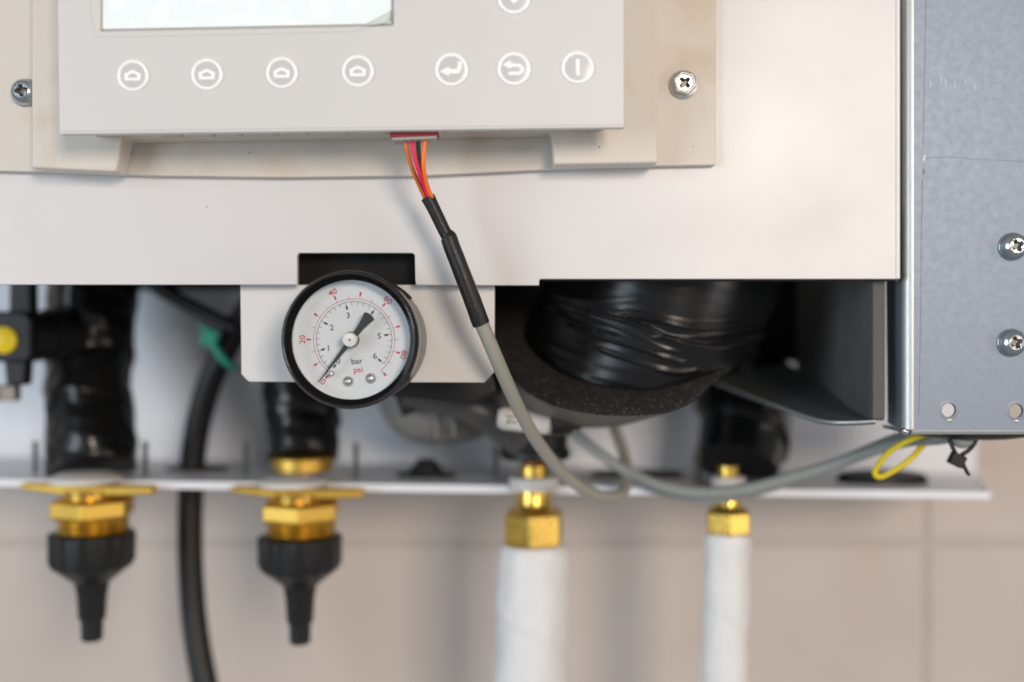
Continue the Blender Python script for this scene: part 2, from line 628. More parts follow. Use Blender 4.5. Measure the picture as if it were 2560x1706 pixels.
obj('head', box(P(526, 845, 135), 7.5, 5, 7.5, Matrix.Rotation(.4, 3, 'Y')), M['green'], t, bevel=.9)
obj('tail', tube([P(522, 838, 135), P(508, 822, 134), P(503, 812, 134)], [1.6, 1.4, 1.1], 8, 4), M['green'], t, smooth=True)

# ================================================================== BRASS UNIONS WITH BLACK HOSE TAILS
def hose_union(cx, off, lab_f, lab_t, group):
    d = 107
    t = thing('brass_union', lab_f, 'pipe fitting', P(cx, 1338 + off, d), 'brass unions hanging under the shelf')
    obj('washer', turned(cx - 18, d, [(1180 + off, 40), (1182 + off, 62), (1192 + off, 84), (1204 + off, 88), (1206 + off, 80)], 40), M['whiteplastic'], t, auto=35)
    k = kk(d)
    pl = [P(cx + x, y + off, d) for x, y in ((-168, 1206), (160, 1212), (158, 1232), (70, 1236), (-70, 1232), (-168, 1218))]
    obj('mounting_plate', prism([q + Vector((0, -6, 0)) for q in pl], (0, 30, 0)), M['brassold'], t, bevel=.8)
    obj('neck', turned(cx - 8, d, [(1222 + off, 62), (1250 + off, 60), (1252 + off, 64)], 36), M['brass'], t, auto=35)
    obj('hex_nut', turned(cx, d, [(1244 + off, 90), (1250 + off, 103), (1286 + off, 103), (1293 + off, 90)], 6, phase=.62), M['brassold'], t, bevel=.7)
    obj('collar', turned(cx + 2, d, [(1290 + off, 82)] + [q for i in range(6) for q in ((1293 + off + i * 8, 85), (1298 + off + i * 8, 82))] + [(1342 + off, 78)], 48), M['brass'], t, auto=35)
    u = thing('hose_tail', lab_t, 'hose connector', P(cx, 1600 + off, d), 'black hose tails under the brass unions')
    # ribbed nut
    V, F = [], []
    prof = [(1330, 96), (1334, 102), (1398, 101), (1412, 97), (1430, 74), (1446, 54), (1452, 46)]
    seg = 72
    for i in range(seg):
        a = 2 * PI * i / seg
        rib = 1 + .022 * (1 if math.sin(a * 12) > 0 else -1)
        for py, hw in prof:
            h = hw * (rib if py < 1412 else 1)
            V.append(Vector(((cx - 2 - 1280) * k + h * k * math.cos(a), d + h * k * math.sin(a), (853 - py - off) * k)))
    n = len(prof)
    for i in range(seg):
        j = (i + 1) % seg
        F += [(i * n + q, j * n + q, j * n + q + 1, i * n + q + 1) for q in range(n - 1)]
    F += [tuple(i * n for i in range(seg)), tuple(i * n + n - 1 for i in range(seg))]
    obj('nut', (V, F), M['blackplastic'], u, auto=30)
    obj('tail', turned(cx - 2, d, [(1440 + off, 58), (1456 + off, 42), (1488 + off, 36), (1542 + off, 33), (1547 + off, 32), (1549 + off, 27),
                                   (1596 + off, 26), (1601 + off, 22), (1601 + off, 15), (1560 + off, 14)], 32, cap=False), M['blackplastic'], u, auto=30)


hose_union(232, 0, 'brass union with hex nut, under the long bulging taped pipe', 'black ribbed hose connector under the brass union by lever valve pipe', '')
hose_union(752, 8, 'brass union with hex nut, under the short taped pipe and gauge', 'black ribbed hose connector straight below the pressure gauge', '')
o = obj('brass_ring', turned(757, 126, [(1140, 70), (1144, 77), (1172, 76), (1178, 66)], 36), M['brassold'], auto=35)
tag(o, 'dull brass ring closing the short taped pipe above the shelf', 'pipe fitting')

# ================================================================== WHITE-WRAPPED PIPES WITH BRASS NUTS
def white_pipe(cx, d, nut, nip, wid, y, lab_n, lab_p):
    t = thing('brass_nut_joint', lab_n, 'pipe fitting', P(cx, y[3], d), 'brass joints of the white pipes')
    obj('cap', turned(cx, d, [(y[0] - 34, nip * .7), (y[0] - 32, nip * .86), (y[0] - 4, nip * .86)], 32), M['brass'], t, auto=35)
    obj('washer', turned(cx, d, [(y[0] - 6, nip * 1.2), (y[0] - 2, nip * 1.45), (y[0] + 26, nip * 1.45), (y[0] + 28, nip * 1.3)], 32), M['whiteplastic'], t, auto=35)
    obj('nipple', turned(cx, d, [(y[0] + 20, nip), (y[1], nip), (y[1] + 8, nip * 1.1), (y[2], nip * 1.35)], 36), M['brass'], t, auto=35)
    obj('hex_nut', turned(cx, d, [(y[2] - 12, nut * .8), (y[2], nut * 1.06), (y[3] - 6, nut * 1.06), (y[3], nut * .9)], 6, phase=.36), M['brass'], t, bevel=.7)
    k = kk(d)
    rf = wrap_fun(30, .05, .06, cx * .01)
    p = obj('wrapped_pipe', tube([P(cx - 2, y[3] - 4, d), P(cx - 2, y[3] + 12, d), P(cx - 2, y[3] + 50, d), P(cx - 4, 1500, d), P(cx - 7, 1620, d), P(cx - 10, 1860, d)],
                                 [wid * k * .86, wid * k * .95, wid * k * .98, wid * k * .98, wid * k * .97, wid * k * .97], 44, 12, rf), M['whitetape'], auto=60)
    tag(p, lab_p, 'pipe', 'white wrapped pipes')


white_pipe(1335, 107, 74, 43, 88, (1196, 1258, 1282, 1364), 'large brass hex nut joint on the thicker white pipe', 'thicker pipe wrapped in white tape below large brass nut')
white_pipe(1820, 107, 56, 30, 57, (1196, 1258, 1280, 1336), 'small brass hex nut joint on the slimmer white pipe', 'slimmer pipe wrapped in white tape below small brass nut')
o = obj('copper_stub', turned(1338, 118, [(1120, 32), (1164, 32)], 28), M['copper'], auto=40)
tag(o, 'short copper pipe stub between rubber boot and brass joint', 'pipe')
o = obj('rubber_boot', turned(1338, 112, [(1050, 70), (1062, 82), (1120, 80), (1124, 88), (1142, 88), (1148, 78), (1150, 40)], 36), M['rubber'], auto=40)
tag(o, 'black rubber boot over the copper pipe stub', 'pipe boot')

# smoky bowl, clip and cables in the middle
t = thing('condensate_trap', 'smoky grey round plastic bowl behind pressure gauge, below the white bracket', 'trap', P(1100, 1110, 135))
kb = kk(135)
prof = [(940, 158), (985, 160), (1010, 158), (1045, 146), (1078, 122), (1098, 86), (1108, 40), (1110, 1)]
obj('bowl', turned(1105, 135, prof, 48), M['greybowl'], t, auto=50)
obj('rib', slab([(1084, 985), (1096, 985), (1096, 1098), (1088, 1098)], 107, 118), M['greybowl'], t, bevel=.4)
obj('rib', slab([(1126, 985), (1136, 985), (1140, 1090), (1130, 1092)], 107, 118), M['greybowl'], t, bevel=.4)
obj('rim', turned(1105, 135, [(948, 164), (952, 172), (972, 172), (976, 164)], 48), M['blackplastic'], t, auto=40)
obj('clip', slab([(985, 985), (1034, 975), (1040, 1030), (1006, 1044)], 98, 106), M['blackplastic'], t, bevel=.8)
o = obj('black_duct', tube([P(1010, 985, 96), P(1130, 1004, 96), P(1230, 1046, 98), P(1300, 1100, 104)], [5, 6, 7, 7], 20, 8), M['smokedark'], auto=50)
tag(o, 'smoky grey drain elbow from bowl to the rubber boot', 'pipe')
o = obj('black_block', slab([(960, 940), (1236, 930), (1250, 985), (1180, 1016), (1060, 1000), (975, 992)], 70, 96), M['rubber'], bevel=2, seg=3)
tag(o, 'black rubber moulding hidden under the white gauge bracket', 'gasket')
t = thing('labelled_sleeve', 'white marker sleeve with black end on cable under foam', 'cable sleeve', P(1310, 1080, 68))
obj('sleeve', tube([P(1244, 1044, 66), P(1262, 1046, 66), P(1320, 1052, 66), P(1378, 1058, 66)], [3.0, 4.3, 4.4, 4.5], 28, 6), M['whiteplastic'], t, auto=40)
obj('end_plug', tube([P(1368, 1056, 66), P(1402, 1059, 67), P(1424, 1060, 68)], [4.7, 4.7, 4.0], 28, 6), M['rubber'], t, auto=40)
obj('cable', tube([P(1415, 1060, 68), P(1450, 1052, 72), P(1490, 1038, 80)], [3.2, 3.0, 2.6], 16, 6), M['rubber'], t, auto=40)


def text_mesh(body, size):
    cu = bpy.data.curves.new('t', 'FONT')
    cu.body = body
    cu.size = size
    cu.align_x = 'CENTER'
    cu.align_y = 'CENTER'
    cu.resolution_u = 4
    cu.offset = size * .005
    to = bpy.data.objects.new('t', cu)
    C.objects.link(to)
    me = bpy.data.meshes.new_from_object(to)
    V = [v.co.copy() for v in me.vertices]
    F = [tuple(q.vertices) for q in me.polygons]
    bpy.data.objects.remove(to)
    bpy.data.curves.remove(cu)
    bpy.data.meshes.remove(me)
    # centre on its bounding box
    x0, x1 = min(v.x for v in V), max(v.x for v in V)
    y0, y1 = min(v.y for v in V), max(v.y for v in V)
    c = Vector(((x0 + x1) / 2, (y0 + y1) / 2, 0))
    return [v - c for v in V], F


tv = text_mesh('2L', 4.4)
V = []
for q in tv[0]:                                   # bend the marking round the sleeve
    a = q.y / 4.6
    V.append(P(1279, 1046, 66) + Vector((q.x, -4.55 * math.cos(a), 4.55 * math.sin(a))))
obj('marking', (V, tv[1]), M['w_black'], t)

# ================================================================== BOILER CASING (added dark sheets keep light out) AND CHASSIS
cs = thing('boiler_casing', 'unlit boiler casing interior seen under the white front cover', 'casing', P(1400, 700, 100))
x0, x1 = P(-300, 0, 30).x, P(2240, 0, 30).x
obj('floor', box(((x0 + x1) / 2 - 60, 110, 36), x1 - x0 - 120, 150, 3), M['inside_shade'], cs)
obj('rear_wall', box(((x0 + x1) / 2, 190.5, 100), x1 - x0, 3, 150), M['inside_shade'], cs)
obj('gasket', slab([(700, 600), (1085, 600), (1085, 716), (700, 716)], 34, 62), M['inside_shade'], cs, bevel=1)  # foam block added behind the notch to keep it dark; shade is in its colour
obj('chassis_wall', slab([(1560, 400), (2130, 400), (2130, 880), (1985, 905), (1960, 900), (1890, 880), (1560, 880)], 150, 153), M['inside_shade'], cs)
# inner liner of the right side
a = [P(2183, 560, 31), P(2183, 1052, 31), P(2120, 1036, 60), P(2035, 985, 108), P(1990, 925, 150), P(1990, 560, 150)]
obj('side_liner', prism(a, (4, 0, 0)), M['liner'], cs, bevel=.6)
rim = [P(2190, 1053, 31), P(2140, 1056, 33), P(2085, 1056, 37), P(2040, 1049, 45), P(1990, 1033, 57), P(1930, 1011, 74), P(1860, 985, 96), P(1790, 957, 120)]
obj('rim', tube(rim, .55, 8, 6), M['galvedge'], cs, smooth=True)
a = catmull(rim, 4) + [P(1830, 935, 140),
     P(1960, 900, 150), P(2035, 954, 108), P(2120, 1018, 60)]
obj('floor_plate', prism(a, (0, .4, -1.2)), M['darksteel'], cs, bevel=.3)
a = [P(2182, 520, 30), P(2214, 520, 30), P(2214, 1040, 30), P(2208, 1048, 30), P(2182, 1048, 30)]
obj('foam_strip', prism(a, (0, 3, 0)), M['liner'], cs, bevel=.6)

# ================================================================== GALVANISED SIDE PANEL
sp = thing('side_panel', 'galvanised steel side panel with two holes beside the white cover', 'metal panel', P(2420, 1078, 36))
DF = 26
kf = kk(DF)
# face with two round holes, built as a triangulated sheet
def circ(c, r, n=28):
    return [(c[0] + r * math.cos(2 * PI * i / n), c[1] - r * math.sin(2 * PI * i / n)) for i in range(n)]


bm = bmesh.new()
loops = [[(2284, -700), (2900, -700), (2900, 1076), (2284, 1076)], circ((2372, 1026), 17.5), circ((2540, 1028), 17.5), circ((2708, 1030), 17.5)]
E, LV = [], []
for lp in loops:
    vs = [bm.verts.new(P(x, y, DF)) for x, y in lp]
    LV.append(vs)
    E += [bm.edges.new((vs[i], vs[(i + 1) % len(vs)])) for i in range(len(vs))]
bmesh.ops.triangle_fill(bm, use_beauty=True, edges=E)
ret = bmesh.ops.extrude_face_region(bm, geom=list(bm.faces))
bmesh.ops.translate(bm, vec=(0, 1.2, 0), verts=[e for e in ret['geom'] if isinstance(e, bmesh.types.BMVert)])
bm.verts.index_update()
vf = ([q.co.copy() for q in bm.verts], [tuple(q.index for q in f.verts) for f in bm.faces])
bm.free()
obj('face', vf, M['galv'], sp)
# rounded bend and return flange on the left, folded bottom flange
def bend_strip(p0, p1, r, side):
    """quarter-round bend along the line p0-p1, turning towards the wall"""
    V, F = [], []
    n = 8
    for i, pp in enumerate((p0, p1)):
        for j in range(n + 1):
            a = j / n * PI / 2
            V.append(pp + Vector((0, r - r * math.cos(a), 0)) + side * (r * math.sin(a)))
        for j in range(n, -1, -1):
            a = j / n * PI / 2
            rr = r - 1.0
            V.append(pp + Vector((0, r - rr * math.cos(a), 0)) + side * (rr * math.sin(a)))
    m = 2 * (n + 1)
    F = [(j, (j + 1) % m, m + (j + 1) % m, m + j) for j in range(m)]
    F += [tuple(range(m))[::-1], tuple(range(m, 2 * m))]
    return V, F


r = 3.0
A0, A1 = P(2284, -700, DF), P(2284, 1074, DF)
obj('left_bend', bend_strip(A0, A1, r, Vector((-1, 0, 0))), M['galvedge'], sp, auto=50)
f0, f1 = A0 + Vector((-r, r, 0)), A1 + Vector((-r, r, 0))
obj('left_flange', prism([f0, f1, P(2219, 1058, 46), P(2200, -700, 46)], (1.0, 0, 0)), M['galv'], sp)
B0, B1 = P(2280, 1076, DF), P(2900, 1076, DF)
r2 = 1.5
obj('bottom_bend', bend_strip(B0, B1, r2, Vector((0, 0, -1))), M['galvedge'], sp, auto=50)
g0, g1 = B0 + Vector((0, r2, -r2)), B1 + Vector((0, r2, -r2))
obj('bottom_flange', prism([g0, g1, g1 + Vector((0, 26, 0)), g0 + Vector((0, 26, 0))], (0, 0, 1.0)), M['galv'], sp)
obj('corner_tab', tube([P(2256, 1074, DF + 1), P(2262, 1079, DF + 1.2), P(2270, 1081, DF + 1.4)], [.7, 1.0, .8], 10, 4), M['zincblue'], sp, smooth=True)
# burrs round the holes
for c in ((2372, 1026), (2540, 1028)):
    obj('burr', apply(facing(P(c[0], c[1], DF)), lathe([(17.5 * kf, -.3), (18.2 * kf, .12), (20 * kf, .16), (25 * kf, .0)], 32, cap=False)), M['galv'], sp, smooth=True)
    obj('weld_dimple', apply(facing(P(c[0] + 2, c[1] + 25, DF)) @ Matrix.Diagonal((1.5, .8, 1, 1)), lathe([(.9, -.1), (.7, .25), (.01, .3)], 16)), M['galvedge'], sp, smooth=True)
# scribed seam and scratches
def stroke(pts, d, w, mt, name, par, h=.05):
    V, F = [], []
    q = [P(x, y, d) for x, y in pts]
    n = len(q)
    for i in range(n):
        t = (q[min(i + 1, n - 1)] - q[max(i - 1, 0)]).normalized()
        s = Vector((-t.z, 0, t.x)) * w / 2
        for y in (0.02, -h):
            V += [q[i] + s + Vector((0, y, 0)), q[i] - s + Vector((0, y, 0))]
    for i in range(n - 1):
        a, b = i * 4, i * 4 + 4
        F += [(a + 2, a + 3, b + 3, b + 2), (a, b, b + 1, a + 1), (a, a + 2, b + 2, b), (a + 1, b + 1, b + 3, a + 3)]
    F += [(0, 1, 3, 2), (4 * n - 4, 4 * n - 2, 4 * n - 1, 4 * n - 3)]
    return obj(name, (V, F), mt, par)


stroke([(2316, -300), (2315, 0), (2311, 200), (2308, 366)], DF, .16, M['line'], 'seam', sp)
stroke([(2306, 446), (2303, 620), (2301, 840), (2297, 1038)], DF, .16, M['line'], 'seam', sp)
stroke([(2312, 395), (2380, 393), (2440, 399), (2560, 404), (2700, 406)], DF, .12, M['line'], 'seam', sp)
stroke([(2308, 422), (2310, 430), (2307, 438)], DF, .5, M['line'], 'nick', sp)
stroke([(2313, 388), (2311, 396), (2308, 402)], DF, .5, M['scratch'], 'nick', sp)
for i in range(6):
    x = 2325 + i * 22 + random.uniform(-6, 6)
    y = 196 + i * 3 + random.uniform(-8, 8)
    stroke([(x, y), (x + random.uniform(-1, 1), y + random.uniform(8, 24))], DF, .13, M['scratch'], 'scratch', sp, .02)


def cross(a, b):
    """outline of a cross-head recess: arm half-length a, half-width b"""
    c = b * 1.5
    return [(a, -b), (a, b), (c, c), (b, a), (-b, a), (-c, c), (-a, b), (-a, -b), (-c, -c), (-b, -a), (b, -a), (c, -c)]


def screw(px, py, d, r, kind, lab, roll, group):
    c = P(px, py, d)
    t = thing('screw', lab, 'screw', c, group)
    m = facing(c, roll=roll)
    if kind == 'hex':
        obj('washer', apply(m, lathe([(r, 0), (r, .5), (r * .97, .9), (r * .80, 1.3), (r * .7, 1.4)], 40)), M['zinc'], t, auto=40)
        obj('hex_rim', apply(m, lathe([(r * .86, 1.0), (r * .86, 3.0), (r * .78, 3.6), (r * .66, 3.6), (r * .62, 3.3), (r * .62, 2.5)], 6, cap=False)), M['zinc'], t, bevel=.25)
        rt, top = r * .62, 3.3
        ring = lathe([(r * .66, 3.2), (rt, 3.45), (rt * .95, top)], 36, cap=False)
        mt = M['zinc']
        arm, wd = .78, .17
    else:
        mt = M['zincblue']
        obj('washer', apply(m, lathe([(r * 1.0, 0), (r, .7), (r * .92, .95)], 40)), mt, t, auto=40)
        prof = [(r * .96, .7), (r * .95, 1.6), (r * .86, 2.7), (r * .70, 3.5), (r * .52, 3.9)]
        ring = lathe(prof, 40, cap=False)
        rt, top = r * .52, 3.9
        arm, wd = .98, .24
    circle = [(rt * math.cos(2 * PI * i / 36), rt * math.sin(2 * PI * i / 36)) for i in range(36)]
    if kind == 'hex':
        circle = [(x * .95, y * .95) for x, y in circle]
    cr = cross(rt * arm * .9, rt * wd)
    fv, ff = holed(circle, cr)
    face = ([Vector((q.x, q.y, top)) for q in fv], ff)
    obj('head', apply(m, merge(ring, face)), mt, t, auto=50)
    n = len(cr)
    V = [Vector((x, y, top)) for x, y in cr] + [Vector((x * .55, y * .55, top - 1.7)) for x, y in cr]
    F = [(i, (i + 1) % n, n + (i + 1) % n, n + i) for i in range(n)] + [tuple(range(n, 2 * n))]
    obj('cross_recess', apply(m, (V, F)), M['recess'], t)
    return t


screw(2530, 617, DF, 35 * kf, 'pan', 'upper cross-head screw in the galvanised side panel', .5, 'screws in the galvanised panel')
screw(2527, 857, DF, 35 * kf, 'pan', 'lower cross-head screw in galvanised side panel, above the two holes', .35, 'screws in the galvanised panel')

# ================================================================== WHITE FRONT COVER
DC = 24
cv = thing('front_cover', 'white enamelled sheet metal boiler cover with rectangular notch', 'boiler cover', P(1100, 714, DC))
poly = [(-260, -900), (2251, -900), (2251, 698), (1351, 698), (1348, 701), (1348, 714), (1040, 713), (1038, 700), (1037, 640), (1035, 635), (1030, 633),
        (750, 633), (745, 635), (743, 640), (743, 712), (-260, 712)]
obj('panel', slab(poly, DC, DC + 2.8), M['enamel'], cv, bevel=1.0, seg=4)
obj('edge_fold', slab([(2240, -900), (2250.5, -900), (2250.5, 697), (2240, 697)], DC - .35, DC + 1.5), M['enamel'], cv, bevel=.3)
obj('gasket_line', slab([(1360, 690), (2246, 690), (2246, 703), (1360, 703)], DC + 3.5, DC + 6), M['rubber'], cv)
for i in range(5):
    x, y = random.uniform(60, 150), random.uniform(490, 540)
    stroke([(x, y), (x + 12, y + 18), (x + 30, y + 34)], DC, .09, M['scratch'], 'scratch', cv, .015)

# gauge bracket
gb = thing('gauge_bracket', 'white metal bracket plate with clipped corners holding the gauge', 'bracket', P(918, 957, 31))
obj('plate', slab([(600, 690), (734, 690), (735, 712.5), (1046, 712.5), (1047, 690), (1237, 690), (1236, 930), (1211, 957), (622, 955), (603, 936)], 30.5, 32), M['bracket'], gb, bevel=.35)
random.seed(11)
for i in range(26):
    x, y = random.gauss(634, 14), random.gauss(846, 14)
    stroke([(x, y), (x + random.uniform(-5, 7), y + random.uniform(-2, 8))], 30.5, .10, M['scratch'], 'scratch', gb, .015)
stroke([(640, 826), (665, 820), (690, 812), (702, 811)], 30.5, .1, M['scratch'], 'scratch', gb, .015)

# ================================================================== PRESSURE GAUGE
YAW = math.radians(-3.2)
gc = P(871, 850, -2)
pg = thing('pressure_gauge', 'round black-rimmed pressure gauge with white dial reading zero', 'gauge', gc, rot=None)
GM = facing(gc, yaw=YAW)
def gobj(name, vf, mt, parent=pg, **kw):
    return obj(name, apply(GM, vf), mt, parent, **kw)


R0 = 174.5 * kk(-2)
ri = R0 * .862
gobj('bezel', lathe([(R0 * .955, -8.2), (R0 * .985, -8.0), (R0, -7.4), (R0, -1.9), (R0 * .994, -1.5), (R0 * .975, -1.25), (R0 * .968, -.9), (R0 * .966, -.3), (R0 * .958, -.05), (R0 * .948, 0), (R0 * .938, -.1),
                     (R0 * .930, -.5), (R0 * .905, -1.3), (ri * 1.012, -2.6), (ri, -3.0), (ri, -3.6)], 128, cap=False), M['bezel'], auto=50)
gobj('inner_wall', lathe([(ri * 1.0, -3.4), (ri * 1.04, -5.5), (ri * 1.045, -8.6)], 96, cap=False), M['dial'], smooth=True)
RC = 20.0
gobj('case', lathe([(RC * .97, -7.2), (RC, -8), (RC, -28.5), (RC * .96, -29.5), (RC * .5, -29.8)], 96, cap=False), M['case'], auto=40)
gobj('rubber_pad', merge(*[lathe([(RC + .1, -26 + i * .0), (RC + .1, -10)], 3, cap=False) for i in range(0)]) if False else
     ([Vector(((RC + h) * math.cos(a), (RC + h) * math.sin(a), w)) for a in [math.radians(42 + 6 * i) for i in range(17)] for h, w in ((.05, -11), (.7, -12), (.7, -27), (.05, -28))],
      [(i * 4 + j, i * 4 + 4 + j, i * 4 + 5 + j, i * 4 + 1 + j) for i in range(16) for j in range(3)]), M['foam'], smooth=True)
WD = -8.4
dial = gobj('dial', lathe([(R0 * .93, WD - .4), (R0 * .93, WD), (.01, WD)], 96), M['dial'])
kd = kk(-2 - WD)
dpx = kd                                                # mm per photo pixel on the dial


def polar(r, deg, w):
    a = math.radians(deg)
    return Vector((r * math.cos(a), r * math.sin(a), w))


WP = WD + .06


def arc_band(r, w, a0, a1, z):
    n = int(abs(a1 - a0) / 2.5) + 2
    V, F = [], []
    for i in range(n):
        a = a0 + (a1 - a0) * i / (n - 1)
        V += [polar((r - w / 2) * dpx, a, z), polar((r + w / 2) * dpx, a, z)]
    return V, [(2 * i, 2 * i + 1, 2 * i + 3, 2 * i + 2) for i in range(n - 1)]


def tick(r0, r1, w, a, z):
    d = polar(1, a, 0)
    s = Vector((-d.y, d.x, 0)) * (w / 2 * dpx)
    return [d * r0 * dpx + s + Vector((0, 0, z)), d * r0 * dpx - s + Vector((0, 0, z)), d * r1 * dpx - s + Vector((0, 0, z)), d * r1 * dpx + s + Vector((0, 0, z))], [(0, 1, 2, 3)]


red = [arc_band(102.4, 1.15, 228, -48, WP)]
psi = {0: 233.3, 10: 212.5, 20: 179.6, 30: 147, 40: 114.6, 50: 82, 60: 49.3, 70: 16.5, 80: -16, 90: -48}
for vkey, a in psi.items():
    if vkey:
        red.append(tick(102.4, 111.5, 1.0, a, WP + .01))
    red.append(tick(111 if vkey else 112, 120.5, 4.6, a, WP + .02))
for vkey in (15, 25, 35, 45, 55, 65, 75, 85):
    a = 179.6 - (vkey - 20) * 3.26
    red.append(tick(102.4, 111, 1.0, a, WP + .01))
gobj('red_scale', merge(*red), M['red_print'], dial)
blk = [arc_band(95.5, 1.15, 228, -38.5, WP)]
bar = {0: 233.3, 1: 197.1, 2: 150.2, 3: 103.0, 4: 55.8, 5: 8.4, 6: -38.3}
for vkey, a in bar.items():
    if vkey:
        blk.append(tick(86.5, 95.5, 1.0, a, WP + .01))
    blk.append(tick(77.5, 86.8, 4.8, a, WP + .02))
for a in (207, 217, 226):
    blk.append(tick(86.5, 95.5, 1.0, a, WP + .01))
for b0 in range(1, 6):
    for f in (.2, .4, .6, .8):
        a = bar[b0] + (bar[b0 + 1] - bar[b0]) * f
        blk.append(tick(86.5, 95.5, 1.0, a, WP + .01))
gobj('black_scale', merge(*blk), M['blk_print'], dial)


def print_text(s, x, y, h, rot, mt):
    """x, y: pixels from the dial's centre; h: digit height in pixels"""
    V, F = text_mesh(s, 10)
    hh = max(v.y for v in text_mesh('0', 10)[0]) * 2
    sc = h * dpx / hh
    R = Matrix.Rotation(math.radians(rot), 4, 'Z')
    m = Matrix.Translation((x * dpx, y * dpx, WP + .03)) @ R @ Matrix.Diagonal((sc * 1.06, sc, 1, 1))
    gobj('numeral' if s[0].isdigit() else 'lettering', apply(m, (V, F)), mt, dial)


for s, a in (('0', 233.3), ('20', 179.6), ('40', 114.6), ('60', 49.3), ('80', -16.5)):
    q = polar(131, a, 0)
    print_text(s, q.x, q.y, 15, a - 90, M['red_print'])
for s, x, y, rt in (('0', -40, -52.5, 3), ('1', -65, -20.7, 8), ('2', -56.5, 31, 5), ('3', -15, 61.3, 3), ('4', 33, 50, 0), ('5', 63.4, 9.6, 3), ('6', 52.6, -40.2, 3)):
    print_text(s, x, y, 14.6, rt, M['blk_print'])
print_text('bar', 7.6, -53, 14.8, 5, M['blk_print'])
print_text('psi', 10.5, -77, 14.8, 6, M['red_print'])
for x, y, r in ((-15, -104, 13.5), (42, -96.5, 13.5)):
    gobj('rivet', apply(Matrix.Translation((x * dpx, y * dpx, WD)),
         lathe([(r * dpx * math.cos(a), 1.45 * math.sin(a)) for a in [i * PI / 2 / 8 for i in range(9)]], 28)), M['zinc'], smooth=True)
gobj('stop_pin', apply(Matrix.Translation((-54, 0, 0)) if False else Matrix.Translation((-56 * dpx, -84 * dpx, WD)),
     lathe([(.95, 0), (.95, 2.2), (.7, 2.8), (.01, 3.0)], 20)), M['zinc'], auto=40)
WN = WD + 4.2
nd = polar(1, 232.2, 0)
ns = Vector((-nd.y, nd.x, 0))
def npt(l, s):
    return nd * l * dpx + ns * s * dpx + Vector((0, 0, WN))


tipside = [npt(l, s) for l, s in ((134, -.9), (70, -3.4), (30, -5.6), (10, -7), (-18, -7), (-40, -8.5), (-58, -11.5), (-74, -16), (-78, -8), (-79, 0), (-78, 8), (-74, 16),
                                 (-58, 11.5), (-40, 8.5), (-18, 7), (10, 7), (30, 5.6), (70, 3.4), (134, .9))]
gobj('needle', prism(tipside, (0, 0, .5)), M['needle'], bevel=.1)
hub = gobj('hub_base', lathe([(19.8 * dpx, WN - .3), (19.8 * dpx, WN + .9), (18.6 * dpx, WN + 1.2), (.01, WN + 1.2)], 48), M['hubdark'], auto=40)
gobj('hub', lathe([(18.2 * dpx, WN + 1.0), (18.2 * dpx, WN + 2.0), (16.4 * dpx, WN + 2.4), (3.2 * dpx, WN + 2.45)], 48), M['hub'], hub, auto=30)
gobj('pivot', lathe([(3.4 * dpx, WN + 2.3), (3.0 * dpx, WN + 2.6), (.01, WN + 2.55)], 16), M['brass_dark'], hub)
gobj('glass', lathe([(ri * 1.01, -3.5), (ri * 1.01, -3.1), (.01, -3.1)], 64), M['glass'])

# ================================================================== BIG DUCT AND FOAM SLEEVE
pl0, pl1, pl2 = P(1307, 807, 85), P(1590, 972, 46), P(1890, 800, 85)
nrm = (pl1 - pl0).cross(pl2 - pl0).normalized()
camp = Vector((0, -D, 0))


def on_plane(px, py):
    r = P(px, py, 0) - camp
    return camp + r * ((pl0 - camp).dot(nrm) / r.dot(nrm))


inn = [(1307, 807), (1314, 849), (1345, 891), (1391, 925), (1444, 948), (1500, 961), (1559, 969), (1616, 975), (1666, 965), (1712, 948), (1766, 925), (1815, 898), (1860, 850), (1890, 800)]
outr = [(1216, 800), (1234, 870), (1272, 928), (1299, 963), (1330, 986), (1406, 1017), (1483, 1032), (1597, 1036), (1674, 1028), (1727, 1005), (1773, 963), (1822, 912), (1876, 856), (1912, 800)]
I3 = [on_plane(*q) for q in inn]
O3 = [on_plane(*q) for q in outr]
CC = (I3[0] + I3[-1]) / 2
I3 += [2 * CC - q for q in I3[1:-1]]
CO = (O3[0] + O3[-1]) / 2
O3 += [2 * CO - q for q in O3[1:-1]]
e1 = (pl2 - pl0).normalized()
e2 = nrm.cross(e1)


def radial(pts, N):
    q = sorted(((math.atan2((p - CC).dot(e2), (p - CC).dot(e1)) % (2 * PI), (p - CC).length) for p in pts))
    q = [(q[-1][0] - 2 * PI, q[-1][1])] + q + [(q[0][0] + 2 * PI, q[0][1])]
    out = []
    for i in range(N):
        a = 2 * PI * i / N
        for (a0, r0), (a1, r1) in zip(q, q[1:]):
            if a0 <= a <= a1:
                out.append(r0 + (r1 - r0) * (a - a0) / max(1e-6, a1 - a0))
                break
    for _ in range(3):
        out = [(out[i - 1] + 2 * out[i] + out[(i + 1) % N]) / 4 for i in range(N)]
    return out


